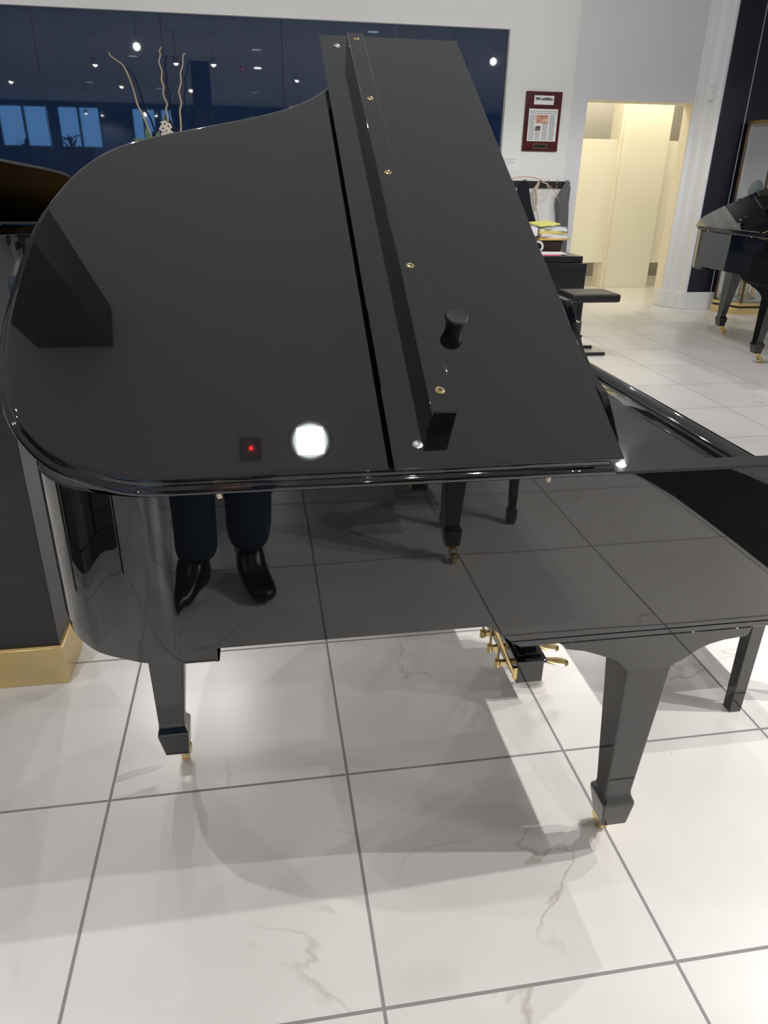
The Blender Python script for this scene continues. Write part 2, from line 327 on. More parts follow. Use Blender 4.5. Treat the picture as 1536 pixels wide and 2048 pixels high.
def grand(name, label, cat='piano', group=None):
    R = thing(name, label, cat, P0, 0, group)
    def bd(mb, nm, m, par=R, **k): return mb.build(nm, m, par, off=P0 if par is R else P0, **k)
    out = [Vector((x, y - 0.35)) for x, y in TAIL]                      # lid outline in plan
    body = [Vector((1.58, -0.35))] + out + [Vector((1.58, 1.133))]
    body = [Vector((1.58, -0.35)), Vector((0.9, -0.35)), Vector((0.5, -0.35))] + out + [Vector((0.97, 1.133)), Vector((1.2, 1.133)), Vector((1.58, 1.133))]
    outer = inset2d(body, 0.025); inner = inset2d(body, 0.072)
    n = len(outer)
    # rim: open ribbon around tail, square in section
    def ribbon(oo, ii, z0, z1, lip=0.0):
        b = MB(); rings = []
        for i in range(n):
            o_, i_ = oo[i], ii[i]; rings.append([(o_.x, o_.y, z0), (o_.x, o_.y, z1 - 0.004), (o_.x * .93 + i_.x * .07, o_.y * .93 + i_.y * .07, z1), (i_.x, i_.y, z1), (i_.x, i_.y, z0)])
        return b.loft(rings)
    # ends of the rim are the arms, cut flush at the keyboard end
    outer[0].x = outer[-1].x = inner[0].x = inner[-1].x = 1.575
    rim = bd(ribbon(outer, inner, 0.66, 0.965), 'rim', M_RIM, smooth=30)
    # lower moulding around the tail
    low = [(i, o) for i, o in enumerate(outer) if o.x <= 0.332 or False]
    lowp = [p for _, p in low]
    o2 = inset2d(body, 0.028)
    tailpoly = [o2[i] for i, _ in low]
    ys = [p.y for p in tailpoly]
    tp = [(0.327, tailpoly[0].y - 0.001)] + [(p.x, p.y) for p in tailpoly] + [(0.327, tailpoly[-1].y)]
    bd(MB().prism(tp, 'z', 0.630, 0.66), 'tail_block', M_RIM, bevel=0.003)
    # bottom deck, soundboard, plate, strings
    deck = [(p.x, p.y) for p in inset2d(body, 0.05)]; deck[0] = (1.3, deck[0][1]); deck[-1] = (1.3, deck[-1][1]); deck = [p for p in deck if p[0] <= 1.3]
    bd(MB().prism(deck, 'z', 0.80, 0.812), 'soundboard', M_SPRUCE, smooth=0)
    pl = [(p.x, p.y) for p in inset2d(body, 0.09)]; pl = [(1.02, pl[0][1])] + [p for p in pl if p[0] <= 1.0] + [(1.02, pl[-1][1])]
    plate = bd(MB().prism(pl, 'z', 0.862, 0.874), 'iron_plate', M_GOLD, smooth=0)
    sb = MB()
    for k in range(70):
        y = -0.22 + k * 0.0178; x0 = min((abs(p.y - y), p.x) for p in inner)[1] + 0.12
        sb.box((x0, y, 0.884), (0.96, y + 0.0022, 0.886))
    tag(bd(sb, 'strings', mat('steel_string', (0.5, 0.36, 0.25), 0.3, 1.0), smooth=0), kind='stuff')
    # keybed with the sloped back edge, and the strip under it
    kb = [(0.834, 0.66), (0.889, 0.619), (1.575, 0.619), (1.575, 0.66)]
    bd(MB().prism([(0.834, 0.70), (0.834, 0.66), (0.884, 0.6195), (1.575, 0.6195), (1.575, 0.70)], 'y', -0.3245, 1.1075), 'keybed', M_RIM, bevel=0.002)
    bd(MB().prism([(0.886, 0.618), (0.905, 0.604), (1.575, 0.604), (1.575, 0.618)], 'y', -0.323, 1.106), 'keybed_strip', M_RIM, bevel=0.0015)
    # key well: shelf, fallboard, front rail
    bd(MB().prism([(0.96, 0.865), (0.96, 0.923), (1.322, 0.923), (1.330, 0.915), (1.335, 0.905), (1.335, 0.865)], 'y', -0.277, 1.06), 'desk_shelf', M_BLACK, bevel=0.002)
    fb = [(1.337, 0.70)] + [(1.337 + 0.165 * t, 0.902 - 0.052 * (1 - (1 - t) ** 2)) for t in [i / 8 for i in range(9)]] + [(1.502, 0.70)]
    bd(MB().prism(fb, 'y', -0.277, 1.06), 'fallboard', M_BLACK, smooth=40)
    rl = [(1.503 + 0.030 - 0.030 * math.cos(a), 0.838 + 0.028 * math.sin(a)) for a in [PI * i / 10 for i in range(11)]] + [(1.563, 0.66), (1.503, 0.66)]
    bd(MB().prism(rl, 'y', -0.277, 1.06), 'key_slip', M_BLACK, smooth=40)
    # music desk leaning towards the tail, carved sides
    prof = [(-0.070, 0.0), (-0.066, 0.05), (-0.054, 0.095), (-0.048, 0.111), (-0.034, 0.116), (-0.014, 0.127), (0.002, 0.141), (0.022, 0.151), (0.036, 0.171), (0.050, 0.186), (0.053, 0.208), (0.064, 0.231), (0.063, 0.255), (0.071, 0.288)]
    poly = prof + [(0.78 - y, z) for y, z in reversed(prof)]
    dk = MB(); a0 = math.radians(17)
    f_ = lambda y, z, d: (1.182 - z * math.sin(a0) - d * math.cos(a0), y, 0.925 + z * math.cos(a0) - d * math.sin(a0) * 0.0)
    dk.loft([[f_(y, z, 0) for y, z in poly], [f_(y, z, 0.022) for y, z in poly]])
    bd(dk, 'music_desk', M_BLACK, bevel=0.0035, smooth=40)
    for y in (0.2, 0.58): bd(MB().tube([(1.16, y, 0.914), (1.02, y, 0.914)], 0.006), 'desk_runner', M_BRASS)
    # legs
    def leg(fx, fy, top, wide=False, sgn=1):
        L = [(0.0, 0.151, -0.325)]
        rings = []
        for z, xa, xb, ya, yb in [(top, 1.139, 1.242, 0.0006, 0.102), (0.53, 1.141, 1.241, 0.0006, 0.098), (0.182, 1.147, 1.209, 0, 0.050), (0.170, 1.1465, 1.2105, -0.002, 0.054), (0.158, 1.144, 1.216, -0.009, 0.064), (0.152, 1.143, 1.2175, -0.0105, 0.066), (0.144, 1.1435, 1.217, -0.010, 0.066), (0.080, 1.154, 1.213, 0.0, 0.052)]:
            if sgn < 0: ya, yb = -yb, -ya
            rings.append([(xa + fx, ya + fy, z), (xb + fx, ya + fy, z), (xb + fx, yb + fy, z), (xa + fx, yb + fy, z)])
        b = MB().loft(list(reversed(rings))); o = bd(b, 'leg', M_BLACK, bevel=0.0035)
        cx = 1.192 + fx; cy = fy + sgn * 0.042
        c = MB().lathe([(0.012, 0.05), (0.016, 0.066), (0.024, 0.070), (0.024, 0.081)], c=(cx, cy, 0), n=16)
        c.prism([(cy - 0.008, 0.050), (cy + 0.034, 0.014), (cy + 0.050, 0.030), (cy + 0.010, 0.066)], 'x', cx - 0.016, cx - 0.012).prism([(cy - 0.008, 0.050), (cy + 0.034, 0.014), (cy + 0.050, 0.030), (cy + 0.010, 0.066)], 'x', cx + 0.012, cx + 0.016)
        nn = 20
        c.loft([[(cx + dx, cy + 0.030 + rr * math.cos(2 * PI * k / nn), 0.022 + rr * math.sin(2 * PI * k / nn)) for k in range(nn)] for dx, rr in [(-0.010, 0.016), (-0.008, 0.022), (0.008, 0.022), (0.010, 0.016)]])
        c.build('caster', M_BRASS, o, off=P0)
        return o
    leg(0, -0.325, 0.606); leg(0, 1.109, 0.606, sgn=-1)
    leg(-1.014, 0.050, 0.81)
    arch = [(0.985, 0.606), (0.994, 0.599), (1.001, 0.590), (1.041, 0.5815), (1.073, 0.569), (1.102, 0.556), (1.125, 0.541), (1.140, 0.524), (1.243, 0.524), (1.244, 0.530), (1.258, 0.5345), (1.275, 0.548), (1.293, 0.561), (1.315, 0.5715), (1.345, 0.579), (1.385, 0.583), (1.397, 0.586), (1.402, 0.606)]
    bd(MB().prism(arch, 'y', -0.325, -0.295), 'leg_bracket', M_RIM, bevel=0.0015)
    bd(MB().prism(arch, 'y', 1.079, 1.109), 'leg_bracket', M_RIM, bevel=0.0015)
    # pedal lyre
    ly = MB().box((1.130, 0.215, 0.070), (1.210, 0.500, 0.140)); 
    ly.box((1.124, 0.209, 0.140), (1.217, 0.506, 0.152)).box((1.134, 0.230, 0.152), (1.206, 0.485, 0.162)).box((1.146, 0.250, 0.162), (1.196, 0.465, 0.175))
    for y in (0.30, 0.41): ly.lathe([(0.022, 0.17), (0.017, 0.22), (0.015, 0.40), (0.018, 0.55), (0.026, 0.61)], c=(1.17, y, 0), n=14)
    ly.box((1.13, 0.24, 0.59), (1.21, 0.48, 0.615))
    lyre = bd(ly, 'pedal_lyre', M_BLACK, bevel=0.002)
    for y in (0.275, 0.352, 0.430):
        pd = MB(); rings = []
        for x, w, z in [(1.205, 0.009, 0.102), (1.232, 0.011, 0.101), (1.250, 0.016, 0.097), (1.270, 0.021, 0.092), (1.290, 0.023, 0.088), (1.304, 0.020, 0.086), (1.312, 0.013, 0.085), (1.315, 0.004, 0.085)]:
            rings.append([(x, y + w * math.cos(q), z + 0.005 * math.sin(q)) for q in [2 * PI * k / 12 for k in range(12)]])
        pd.loft(rings); pd.build('pedal', M_BRASS, lyre, off=P0)
        rd = MB().box((1.086, y - 0.007, 0.098), (1.130, y + 0.007, 0.112)).lathe([(0.010, 0.094), (0.010, 0.116)], c=(1.088, y, 0), n=12).tube([(1.088, y, 0.11), (1.088, y, 0.70)], 0.0042, 8)
        rd.build('trapwork_rod', M_BRASS, lyre, off=P0)
    for y in (0.222, 0.493):
        MB().tube([(1.118, y, 0.112), (1.108, y, 0.134), (0.905, y, 0.600)], [0.005, 0.0065, 0.0065], 10).box((1.119, y - 0.006, 0.085), (1.131, y + 0.006, 0.125)).build('lyre_brace', M_BRASS, lyre, off=P0)
    # lid: moulded edge, its own origin on the hinge line
    hinge = HZ - P0 + Vector((0.8, 0, 0)); hloc = Vector((0.0, HZ.y - P0.y, HZ.z))
    lo = [Vector(p) for p in TAIL] + [Vector((1.030, 1.483)), Vector((1.030, 0.0)), Vector((0.8, 0.0)), Vector((0.5, 0.0))]
    def lid_ring(d, w): return [(p.x - P0.x, p.y * LV, w) for p in inset2d(lo, d)]
    prof = [(0.010, -0.007), (0.002, -0.0065), (-0.001, -0.003), (-0.0015, 0.001), (0.0015, 0.0055), (0.0075, 0.0085), (0.010, 0.010), (0.0108, 0.0135), (0.012, 0.017), (0.0155, 0.0205), (0.021, 0.022)]
    lid = MB().loft([lid_ring(d, w) for d, w in prof]).build('lid', M_BLACK, R, smooth=50)
    lid.location = hloc; lid.rotation_euler.x = LID_ANG
    for x in (0.358, 0.913):
        MB().tube([(x - P0.x, 0.006, -0.002), (x - P0.x + 0.001, 0.002, -0.016)], 0.0045, 10).build('hinge_pin', M_CREAMPIN, lid)
    # front flap folded back on top
    W0 = 0.0265; W1 = 0.047
    fp = [Vector((0.638, -0.006)), Vector((1.028, -0.004)), Vector((1.026, 1.503)), Vector((0.640, 1.503))]
    def fr(d, w, sh=0): return [(p.x - P0.x, p.y, w) for p in inset2d(fp, d)]
    flap = MB().loft([fr(0.012, W0), fr(0.009, W0 + 0.004), fr(0.008, W1 - 0.006), fr(0.0, W1 - 0.004), fr(-0.0005, W1 - 0.001), fr(0.001, W1)]).build('front_lid_flap', M_BLACK, R, smooth=30)
    flap.location = hloc; flap.rotation_euler.x = LID_ANG
    MB().box((1.012 - P0.x, 0.02, 0.021), (1.026 - P0.x, 1.46, 0.027)).build('flap_hinge', M_BRASS, flap)
    MB().box((0.703 - P0.x, 0.067, W1 - 0.001), (0.745 - P0.x, 1.402, W1 + 0.050)).build('lock_rail', M_BLACK, flap, bevel=0.0022)
    for v in (0.114, 0.437, 0.750, 1.060, 1.365):
        sm = MB().lathe([(0.0078, 0), (0.0080, 0.0008), (0.0055, 0.0022), (0.0008, 0.0026)], c=(0.724 - P0.x, v, W1 + 0.050), n=18)
        sm.build('screw', M_BRASS, flap)
        MB().box((0.720 - P0.x, v - 0.0008, W1 + 0.0515), (0.728 - P0.x, v + 0.0008, W1 + 0.0529)).box((0.7232 - P0.x, v - 0.004, W1 + 0.0515), (0.7248 - P0.x, v + 0.004, W1 + 0.0529)).build('screw_slot', M_SATIN, flap)
    for v in (0.042, 1.439):
        MB().lathe([(0.0085, 0), (0.0085, 0.0015), (0.0065, 0.003), (0.001, 0.0035)], c=(0.682 - P0.x, v, W1), n=18).build('button', M_CHROME, flap)
    MB().lathe([(0.0165, 0), (0.017, 0.010), (0.0195, 0.024), (0.0215, 0.026), (0.0218, 0.030), (0.0195, 0.033), (0.016, 0.0325), (0.001, 0.0315)], c=(0.795 - P0.x, 0.316, W1), n=28).build('bumper_knob', M_RUB, flap)
    # prop stick under the lid on the treble side
    return R, lid, flap
piano, plid, pflap = grand('grand_piano', 'glossy black grand piano in the foreground with its lid raised')
v_ = 1.25; tp_ = Vector((0.72, HZ.y + v_ * math.cos(LID_ANG), HZ.z + v_ * math.sin(LID_ANG)))
prop = MB().tube([(0.90, 1.045, 0.93), (tp_.x + 0.06, tp_.y - 0.02, tp_.z - 0.02)], 0.011, 8).build('prop_stick', M_BLACK, piano, off=P0)

def another(label, loc, rz, scale=(1, 1, 1), ang=None):
    c = copy_tree(piano); c['label'] = label; c.location = loc; c.rotation_euler.z = rz; c.scale = scale
    for ch in list(c.children):
        if ch.name.startswith(('lid', 'front_lid_flap')) and ang is not None: ch.rotation_euler.x = ang
        if ch.name.startswith('prop_stick') and ang is not None: bpy.data.objects.remove(ch)
    return c
# far right: tail towards the wall, bass side towards the left
s_ = 1.12
another('black grand piano far right in front of the glass display cabinet', (5.42, 4.68, 0), -PI / 2, (1.19, s_, 1.03), math.radians(25))
# far left, seen from its open side, lid up
lp_ = another('grand piano with raised lid beyond the charcoal column, near the dark glass wall', (-1.72, 5.32, 0), PI, (1, 1, 1), math.radians(26))
# behind the photographer, seen only in reflections
another('closed black grand piano behind the photographer, mirrored in the glossy rim', (0.77, -2.43, 0), 0, (1, 1, 1), 0.0)

# ------------------------------------------------------------------ benches
def bench(label, loc, rz, w=0.76, d=0.34, h=0.49, lw=0.042, turned=False, cat='bench'):
    t = thing('piano_bench', label, cat, loc, rz)
    MB().box((-d / 2, -w / 2, h - 0.055), (d / 2, w / 2, h)).build('seat_cushion', mat('black_leather', (0.006, 0.006, 0.007), 0.45, bump=(60, 0.0008)), t, bevel=0.016, seg=3)
    MB().box((-d / 2 + 0.005, -w / 2 + 0.005, h - 0.12), (d / 2 - 0.005, w / 2 - 0.005, h - 0.056)).build('apron', M_BLACK, t, bevel=0.003)
    for sx in (-1, 1):
        for sy in (-1, 1):
            x, y = sx * (d / 2 - lw / 2 - 0.005), sy * (w / 2 - lw / 2 - 0.005); q = lw / 2
            def ring(r, z): return [(x - r, y - r, z), (x + r, y - r, z), (x + r, y + r, z), (x - r, y + r, z)]
            rs = [ring(q * 0.85, 0), ring(q * 0.85, 0.004), ring(q, h - 0.119)] if not turned else [ring(q * 0.62, 0), ring(q * 0.95, 0.03), ring(q * 0.95, 0.07), ring(q * 0.7, 0.08), ring(q, h - 0.119)]
            MB().loft(rs).build('leg', M_BLACK, t, bevel=0.002)
    return t
bench('black piano bench drawn up to the foreground piano keyboard', (1.915, 0.45, 0), 0)
o = MB().prism([(2.30, -2.75), (2.36, -2.62), (2.405, -2.45), (2.425, -2.25), (2.43, -1.2), (3.05, -1.2), (3.02, -2.1), (2.94, -2.45), (2.80, -2.75)], 'z', 0.0, 0.012).build('floor_mat', M_RUB, bevel=0.003)
tag(o, 'black rubber floor mat at right, mirrored in the glossy piano rim', 'mat')
bench('small black bench behind the photographer at the mirrored piano', (1.36, -2.42, 0), 0, w=0.76, d=0.36, turned=True)

# ------------------------------------------------------------------ desk corner by the back wall
M_DESK = mat('desk_black_laminate', (0.010, 0.011, 0.015), 0.32)
t = thing('black_desk', 'black desk cabinet heaped with papers below the coat rack', 'desk', (3.15, 5.75, 0))
MB().box((2.75, 5.42, 0.0), (3.535, 6.05, 0.69)).build('carcass', M_DESK, t, off=t.location, bevel=0.006)
MB().box((2.74, 5.45, 0.69), (3.50, 6.06, 0.752)).build('desk_top', M_DESK, t, off=t.location, bevel=0.006)
MB().box((3.40, 5.412, 0.34), (3.44, 5.42, 0.40)).build('lock_plate', M_SATIN, t, off=t.location, bevel=0.002)
t = thing('adjustable_stool', 'black padded keyboard stool on a single post beside the desk', 'stool', (3.22, 4.75, 0))
MB().box((3.06, 4.57, 0.46), (3.50, 4.93, 0.53)).build('seat', mat('vinyl_black', (0.012, 0.012, 0.014), 0.5), t, off=t.location, bevel=0.018, seg=3)
MB().box((3.205, 4.735, 0.20), (3.235, 4.765, 0.46)).build('post', M_SATIN, t, off=t.location)
MB().box((3.198, 4.728, 0.03), (3.242, 4.772, 0.28)).build('sleeve', M_SATIN, t, off=t.location, bevel=0.003)
MB().box((3.02, 4.60, 0.0), (3.44, 4.63, 0.028)).box((3.02, 4.88, 0.0), (3.44, 4.91, 0.028)).box((3.205, 4.6, 0.01), (3.235, 4.91, 0.035)).build('foot', M_SATIN, t, off=t.location, bevel=0.004)
MB().tube([(3.235, 4.75, 0.14), (3.265, 4.75, 0.14)], 0.014).build('knob', M_RUB, t, off=t.location)

def sheet(name, label, cat, c, w, d, h, rz, col, z0, group=None, rx=0, rough=0.8, bevel=0.0008):
    o = MB().box((-w / 2, -d / 2, 0), (w / 2, d / 2, h)).build(name, mat(name + '_%02x%02x%02x' % tuple(int(k * 255) for k in col), col, rough), bevel=bevel)
    o.location = (c[0], c[1], z0); o.rotation_euler = (rx, 0, rz); return tag(o, label, cat, group)
DZ = 0.752
sheet('pink_folder', 'pink edged folder lying flat on the desk front', 'folder', (3.14, 5.60), 0.30, 0.22, 0.008, 0.05, (0.85, 0.25, 0.38), DZ)
sheet('loose_papers', 'loose white papers on top of the pink folder', 'papers', (3.22, 5.63), 0.30, 0.22, 0.006, -0.12, (0.82, 0.83, 0.86), DZ + 0.0083)
sheet('paper_box', 'open white cardboard box on the desk, topmost left', 'box', (3.00, 5.80), 0.18, 0.18, 0.16, 0.15, (0.84, 0.84, 0.86), DZ + 0.0)
sheet('paper_box', 'white carton resting on the cardboard box on the desk', 'box', (3.02, 5.79), 0.20, 0.15, 0.075, -0.05, (0.86, 0.87, 0.90), DZ + 0.1605)
o = thing('desk_tray', 'dark brown open tray on the desk holding a stack of folders', 'tray', (3.33, 5.93, DZ))
MB().loft([[(-0.10, -0.09, 0), (0.09, -0.09, 0), (0.09, 0.09, 0), (-0.10, 0.09, 0)], [(-0.12, -0.10, 0.11), (0.10, -0.10, 0.11), (0.10, 0.10, 0.11), (-0.12, 0.10, 0.11)]]).build('body', mat('tray_brown', (0.05, 0.03, 0.02), 0.4), o)
MB().box((-0.125, -0.105, 0.10), (0.105, 0.105, 0.112)).build('edge_band', mat('tray_brown', (0.05, 0.03, 0.02), 0.4), o, bevel=0.003)
stk = [((0.80, 0.50, 0.16), 0.32, 0.24, 0.05), ((0.84, 0.82, 0.74), 0.27, 0.22, -0.1), ((0.82, 0.83, 0.84), 0.28, 0.22, 0.12), ((0.80, 0.66, 0.22), 0.28, 0.23, 0.02), ((0.80, 0.82, 0.85), 0.27, 0.22, -0.18), ((0.60, 0.61, 0.66), 0.24, 0.20, 0.3)]
names = ['orange brown envelope at the bottom of the paper stack on the tray', 'cream folder second from the bottom of the stack on the tray', 'white paper pad in the lower middle of the stack on the tray', 'mustard folder in the middle of the stack on the tray', 'white papers near the top of the stack on the tray', 'grey glossy brochure just under the yellow pad on the tray']
z = DZ + 0.1125
for (c_, w_, d_, a_), lb in zip(stk, names):
    h_ = random.uniform(0.012, 0.026); sheet('paper_stack', lb, 'papers', (3.33 + random.uniform(-.02, .02), 5.93), w_, d_, h_, a_, c_, z, 'papers stacked on the tray'); z += h_ + 0.0005
yp = sheet('yellow_pad', 'yellow legal pad tilted on top of the paper stack', 'notepad', (3.26, 5.95), 0.26, 0.20, 0.012, 0.35, (0.86, 0.83, 0.25), z + 0.022); yp.rotation_euler = (0.10, -0.05, 0.35)
# tape dispenser roll
n = 28; b = MB(); b.loft([[(0, rr * math.cos(2 * PI * k / n), rr * math.sin(2 * PI * k / n)) for k in range(n)] for rr in ()] or [[(dx, rr * math.cos(2 * PI * k / n), rr * math.sin(2 * PI * k / n)) for k in range(n)] for dx, rr in [(-0.02, 0.055), (0.02, 0.055), (0.02, 0.035), (-0.02, 0.035), (-0.02, 0.055)]], cap=False)
o = b.build('tape_roll', mat('tape_white', (0.75, 0.74, 0.68), 0.4)); o.location = (3.14, 5.74, DZ + 0.070); o.rotation_euler.z = 1.2
tag(o, 'roll of white packing tape standing on the desk', 'tape')
o.location = (3.165, 5.79, DZ + 0.0565)

# ------------------------------------------------------------------ things on the back wall
t = thing('framed_article', 'newspaper article mounted on a dark red wooden plaque', 'plaque', (3.56, YB, 1.97))
MB().box((3.356, YB - 0.022, 1.682), (3.762, YB, 2.254)).build('board', mat('mahogany_lacquer', (0.085, 0.012, 0.010), 0.18, ior=1.6, var=(5, (0.055, 0.010, 0.012), (1, 1, 6))), t, off=t.location, bevel=0.006)
def pl_(nm, x0, x1, z0, z1, m, y0=0.024, par=None): return MB().box((x0, YB - y0, z0), (x1, YB - 0.021, z1)).build(nm, m, par or t, off=t.location, smooth=0)
pl_('masthead', 3.448, 3.668, 2.130, 2.215, M_PAPER)
art = pl_('article', 3.402, 3.726, 1.780, 2.090, M_PAPER)
M_INK = mat('grey_ink', (0.28, 0.29, 0.31), 0.8); M_INK2 = mat('dark_ink', (0.06, 0.06, 0.09), 0.8)
ink = MB(); x = 3.463
for w in (0.018, 0.012, 0.014, 0.012): ink.box((x, YB - 0.0252, 2.172), (x + w * 0.8, YB - 0.0238, 2.198)); x += w
x += 0.01
for w in (0.02, 0.012, 0.012, 0.014, 0.011, 0.02, 0.012, 0.013, 0.012, 0.013): 
    if x + w < 3.655: ink.box((x, YB - 0.0252, 2.170), (x + w * 0.8, YB - 0.0238, 2.170 + random.choice((0.02, 0.028)))); x += w
ink.build('masthead_lettering', M_INK2, t, off=t.location, smooth=0)
ink = MB()
for r in range(2):
    x = 3.415
    while x < 3.70: w = random.uniform(0.008, 0.03); ink.box((x, YB - 0.0252, 2.062 - r * 0.018), (min(x + w, 3.712), YB - 0.0238, 2.070 - r * 0.018)); x += w + 0.006
for c0 in (3.412, 3.486, 3.562, 3.640):
    for k in range(34):
        z = 2.028 - k * 0.0072
        if 3.47 < c0 < 3.63 and (z > 1.95): continue
        if 3.47 < c0 < 3.55 and z > 1.875: continue
        ink.box((c0, YB - 0.0250, z), (c0 + random.uniform(0.055, 0.068), YB - 0.0238, z + 0.0035))
tag(ink.build('article_text', M_INK, t, off=t.location, smooth=0), kind='stuff')
pl_('article_photo', 3.482, 3.626, 1.952, 2.032, mat('printed_photo', (0.40, 0.12, 0.06), 0.6, var=(28, (0.75, 0.55, 0.45))), 0.0252)
pl_('article_photo', 3.484, 3.545, 1.880, 1.928, mat('printed_photo_dark', (0.04, 0.03, 0.03), 0.6, var=(34, (0.35, 0.25, 0.22))), 0.0252)
pl_('name_plate', 3.480, 3.640, 1.708, 1.756, M_BRASS, 0.0245)
pl_('name_plate_face', 3.488, 3.632, 1.715, 1.749, mat('plate_black', (0.01, 0.012, 0.014), 0.3), 0.0256)
o = MB().box((3.10, YB - 0.004, 1.485), (3.349, YB, 1.628)).build('pinned_note', M_PAPER); tag(o, 'white notice sheet pinned to the wall under the red plaque', 'notice')
for k in range(6):
    MB().box((3.13, YB - 0.0048, 1.605 - k * 0.012), (3.13 + random.uniform(0.12, 0.19), YB - 0.0038, 1.608 - k * 0.012)).build('note_line', M_INK, o)
t = thing('coat_rack', 'dark wooden coat rack strip with hooks on the wall', 'coat rack', (3.62, YB, 1.35))
MB().box((3.19, YB - 0.02, 1.315), (3.955, YB, 1.385)).build('rail', mat('rack_wood', (0.018, 0.012, 0.012), 0.4), t, off=t.location, bevel=0.003)
for k, x in enumerate([3.26, 3.42, 3.58, 3.68, 3.79, 3.915]):
    MB().tube([(x, YB - 0.02, 1.36), (x, YB - 0.05, 1.36), (x, YB - 0.062, 1.38), (x, YB - 0.066, 1.41)], 0.005, 8).tube([(x, YB - 0.02, 1.335), (x, YB - 0.045, 1.325), (x, YB - 0.055, 1.34)], 0.005, 8).build('hook', M_CHROME, t, off=t.location)
def coat(name, label, m, top, outline, depth=0.05, cat='coat'):
    # outline: list of (z, x_left, x_right) from top to bottom; folds rippled around
    rings = []; n = 20
    for z, xl, xr in outline:
        cx = (xl + xr) / 2; rx = (xr - xl) / 2; rg = []
        for k in range(n):
            a = 2 * PI * k / n; rp = 1 + 0.13 * math.sin(5 * a + z * 9)
            rg.append((cx + rx * math.cos(a) * min(1, rp), YB - 0.03 - depth * (0.6 + 0.4 * min(1, rx / 0.07)) * 0.5 * (1 + math.sin(a) * rp) , z))
        rings.append(rg)
    o = MB().loft(rings).build(name, m, smooth=60); return tag(o, label, cat)
coat('hanging_coat', 'black jacket hanging from the left of the coat rack', mat('cloth_black', (0.006, 0.007, 0.012), 0.95, bump=(30, 0.004)), 0,
     [(1.395, 3.405, 3.425), (1.36, 3.37, 3.46), (1.30, 3.33, 3.47), (1.20, 3.33, 3.50), (1.10, 3.36, 3.53), (1.0, 3.42, 3.57), (0.955, 3.47, 3.59), (0.945, 3.50, 3.57)])
coat('hanging_coat', 'long grey coat hanging from the right end of the coat rack', mat('cloth_grey', (0.11, 0.112, 0.125), 0.95, bump=(30, 0.004)), 0,
     [(1.395, 3.895, 3.915), (1.33, 3.86, 3.955), (1.24, 3.80, 3.955), (1.16, 3.79, 3.96), (1.05, 3.82, 3.965), (0.9, 3.83, 3.975), (0.75, 3.85, 3.985), (0.62, 3.86, 3.99), (0.60, 3.88, 3.98)])
def cable(label, pts, col, r=0.004):
    p = catmull(pts, 8); o = MB().tube(p, r, 8).build('hanging_cable', mat('cable_%d' % int(col[0] * 1000), col, 0.5)); return tag(o, label, 'cable', 'cables looped over the coat rack')
cable('salmon pink cable arching over the coat rack', [(3.24, 7.03, 1.30), (3.26, 7.02, 1.40), (3.36, 7.02, 1.425), (3.50, 7.02, 1.42), (3.64, 7.02, 1.37), (3.76, 7.02, 1.28), (3.83, 7.02, 1.17)], (0.62, 0.30, 0.22))
cable('cream cable loop hanging beside the black jacket', [(3.58, 7.025, 1.36), (3.54, 6.995, 1.30), (3.60, 6.99, 1.24), (3.68, 6.99, 1.27), (3.66, 6.995, 1.35), (3.60, 7.025, 1.375)], (0.60, 0.55, 0.42))
cable('tan cable hanging straight down from the middle hook', [(3.575, 7.03, 1.37), (3.54, 7.02, 1.25), (3.56, 7.02, 1.12), (3.60, 7.02, 1.0), (3.64, 7.02, 0.86), (3.66, 7.02, 0.7)], (0.45, 0.33, 0.24))
cable('beige bundled cord hanging next to the black jacket', [(3.565, 7.01, 1.37), (3.50, 7.0, 1.28), (3.515, 7.0, 1.18), (3.54, 7.0, 1.08), (3.555, 7.0, 1.2), (3.53, 7.0, 1.3), (3.56, 7.01, 1.38)], (0.50, 0.42, 0.32), 0.009)
cable('orange cord bundle at the left end of the coat rack', [(3.25, 7.03, 1.37), (3.215, 7.02, 1.34), (3.23, 7.02, 1.28), (3.27, 7.02, 1.31), (3.25, 7.03, 1.385)], (0.55, 0.16, 0.06), 0.011)
t = thing('wall_sensor', 'small white rectangular sensor on the pilaster right of the doorway', 'sensor', (5.42, 6.98, 2.28))
MB().box((5.385, 6.955, 2.215), (5.452, 6.985, 2.345)).build('case', mat('sensor_white', (0.82, 0.83, 0.84), 0.4), t, off=t.location, bevel=0.006)
MB().sph((5.418, 6.953, 2.29), 0.005, 8).build('indicator', M_INK, t, off=t.location)

# ------------------------------------------------------------------ display cabinet at the right
M_CAB = mat('bronze_frame', (0.18, 0.13, 0.07), 0.3, 0.8)
t = thing('display_cabinet', 'tall glass display cabinet with bronze frame and polished brass base', 'cabinet', (6.5, 6.6, 0))
plan = [(5.80, 6.76), (5.94, 6.45), (7.1, 6.45), (7.1, 6.80), (5.80, 6.80)]
cabm = lambda mb, nm, m, **k: mb.build(nm, m, t, off=t.location, **k)
cabm(MB().prism(plan, 'z', 0, 0.075), 'base', M_BRASS, bevel=0.003)
cabm(MB().prism([(5.815, 6.76), (5.95, 6.465), (7.09, 6.465), (7.09, 6.795), (5.815, 6.795)], 'z', 0.075, 0.095), 'base_recess', M_SATIN)
cabm(MB().prism([(5.805, 6.76), (5.943, 6.453), (7.1, 6.453), (7.1, 6.80), (5.805, 6.80)], 'z', 0.095, 0.135), 'base_rail', M_BRASS, bevel=0.006)
for p in plan[:4]:
    cabm(MB().box((p[0] - 0.012 + (0.015 if p[0] < 6 else -0.015), p[1] + 0.0, 0.135), (p[0] + 0.012 + (0.015 if p[0] < 6 else -0.015), p[1] + 0.024, 1.985)), 'frame_post', M_CAB, bevel=0.002)
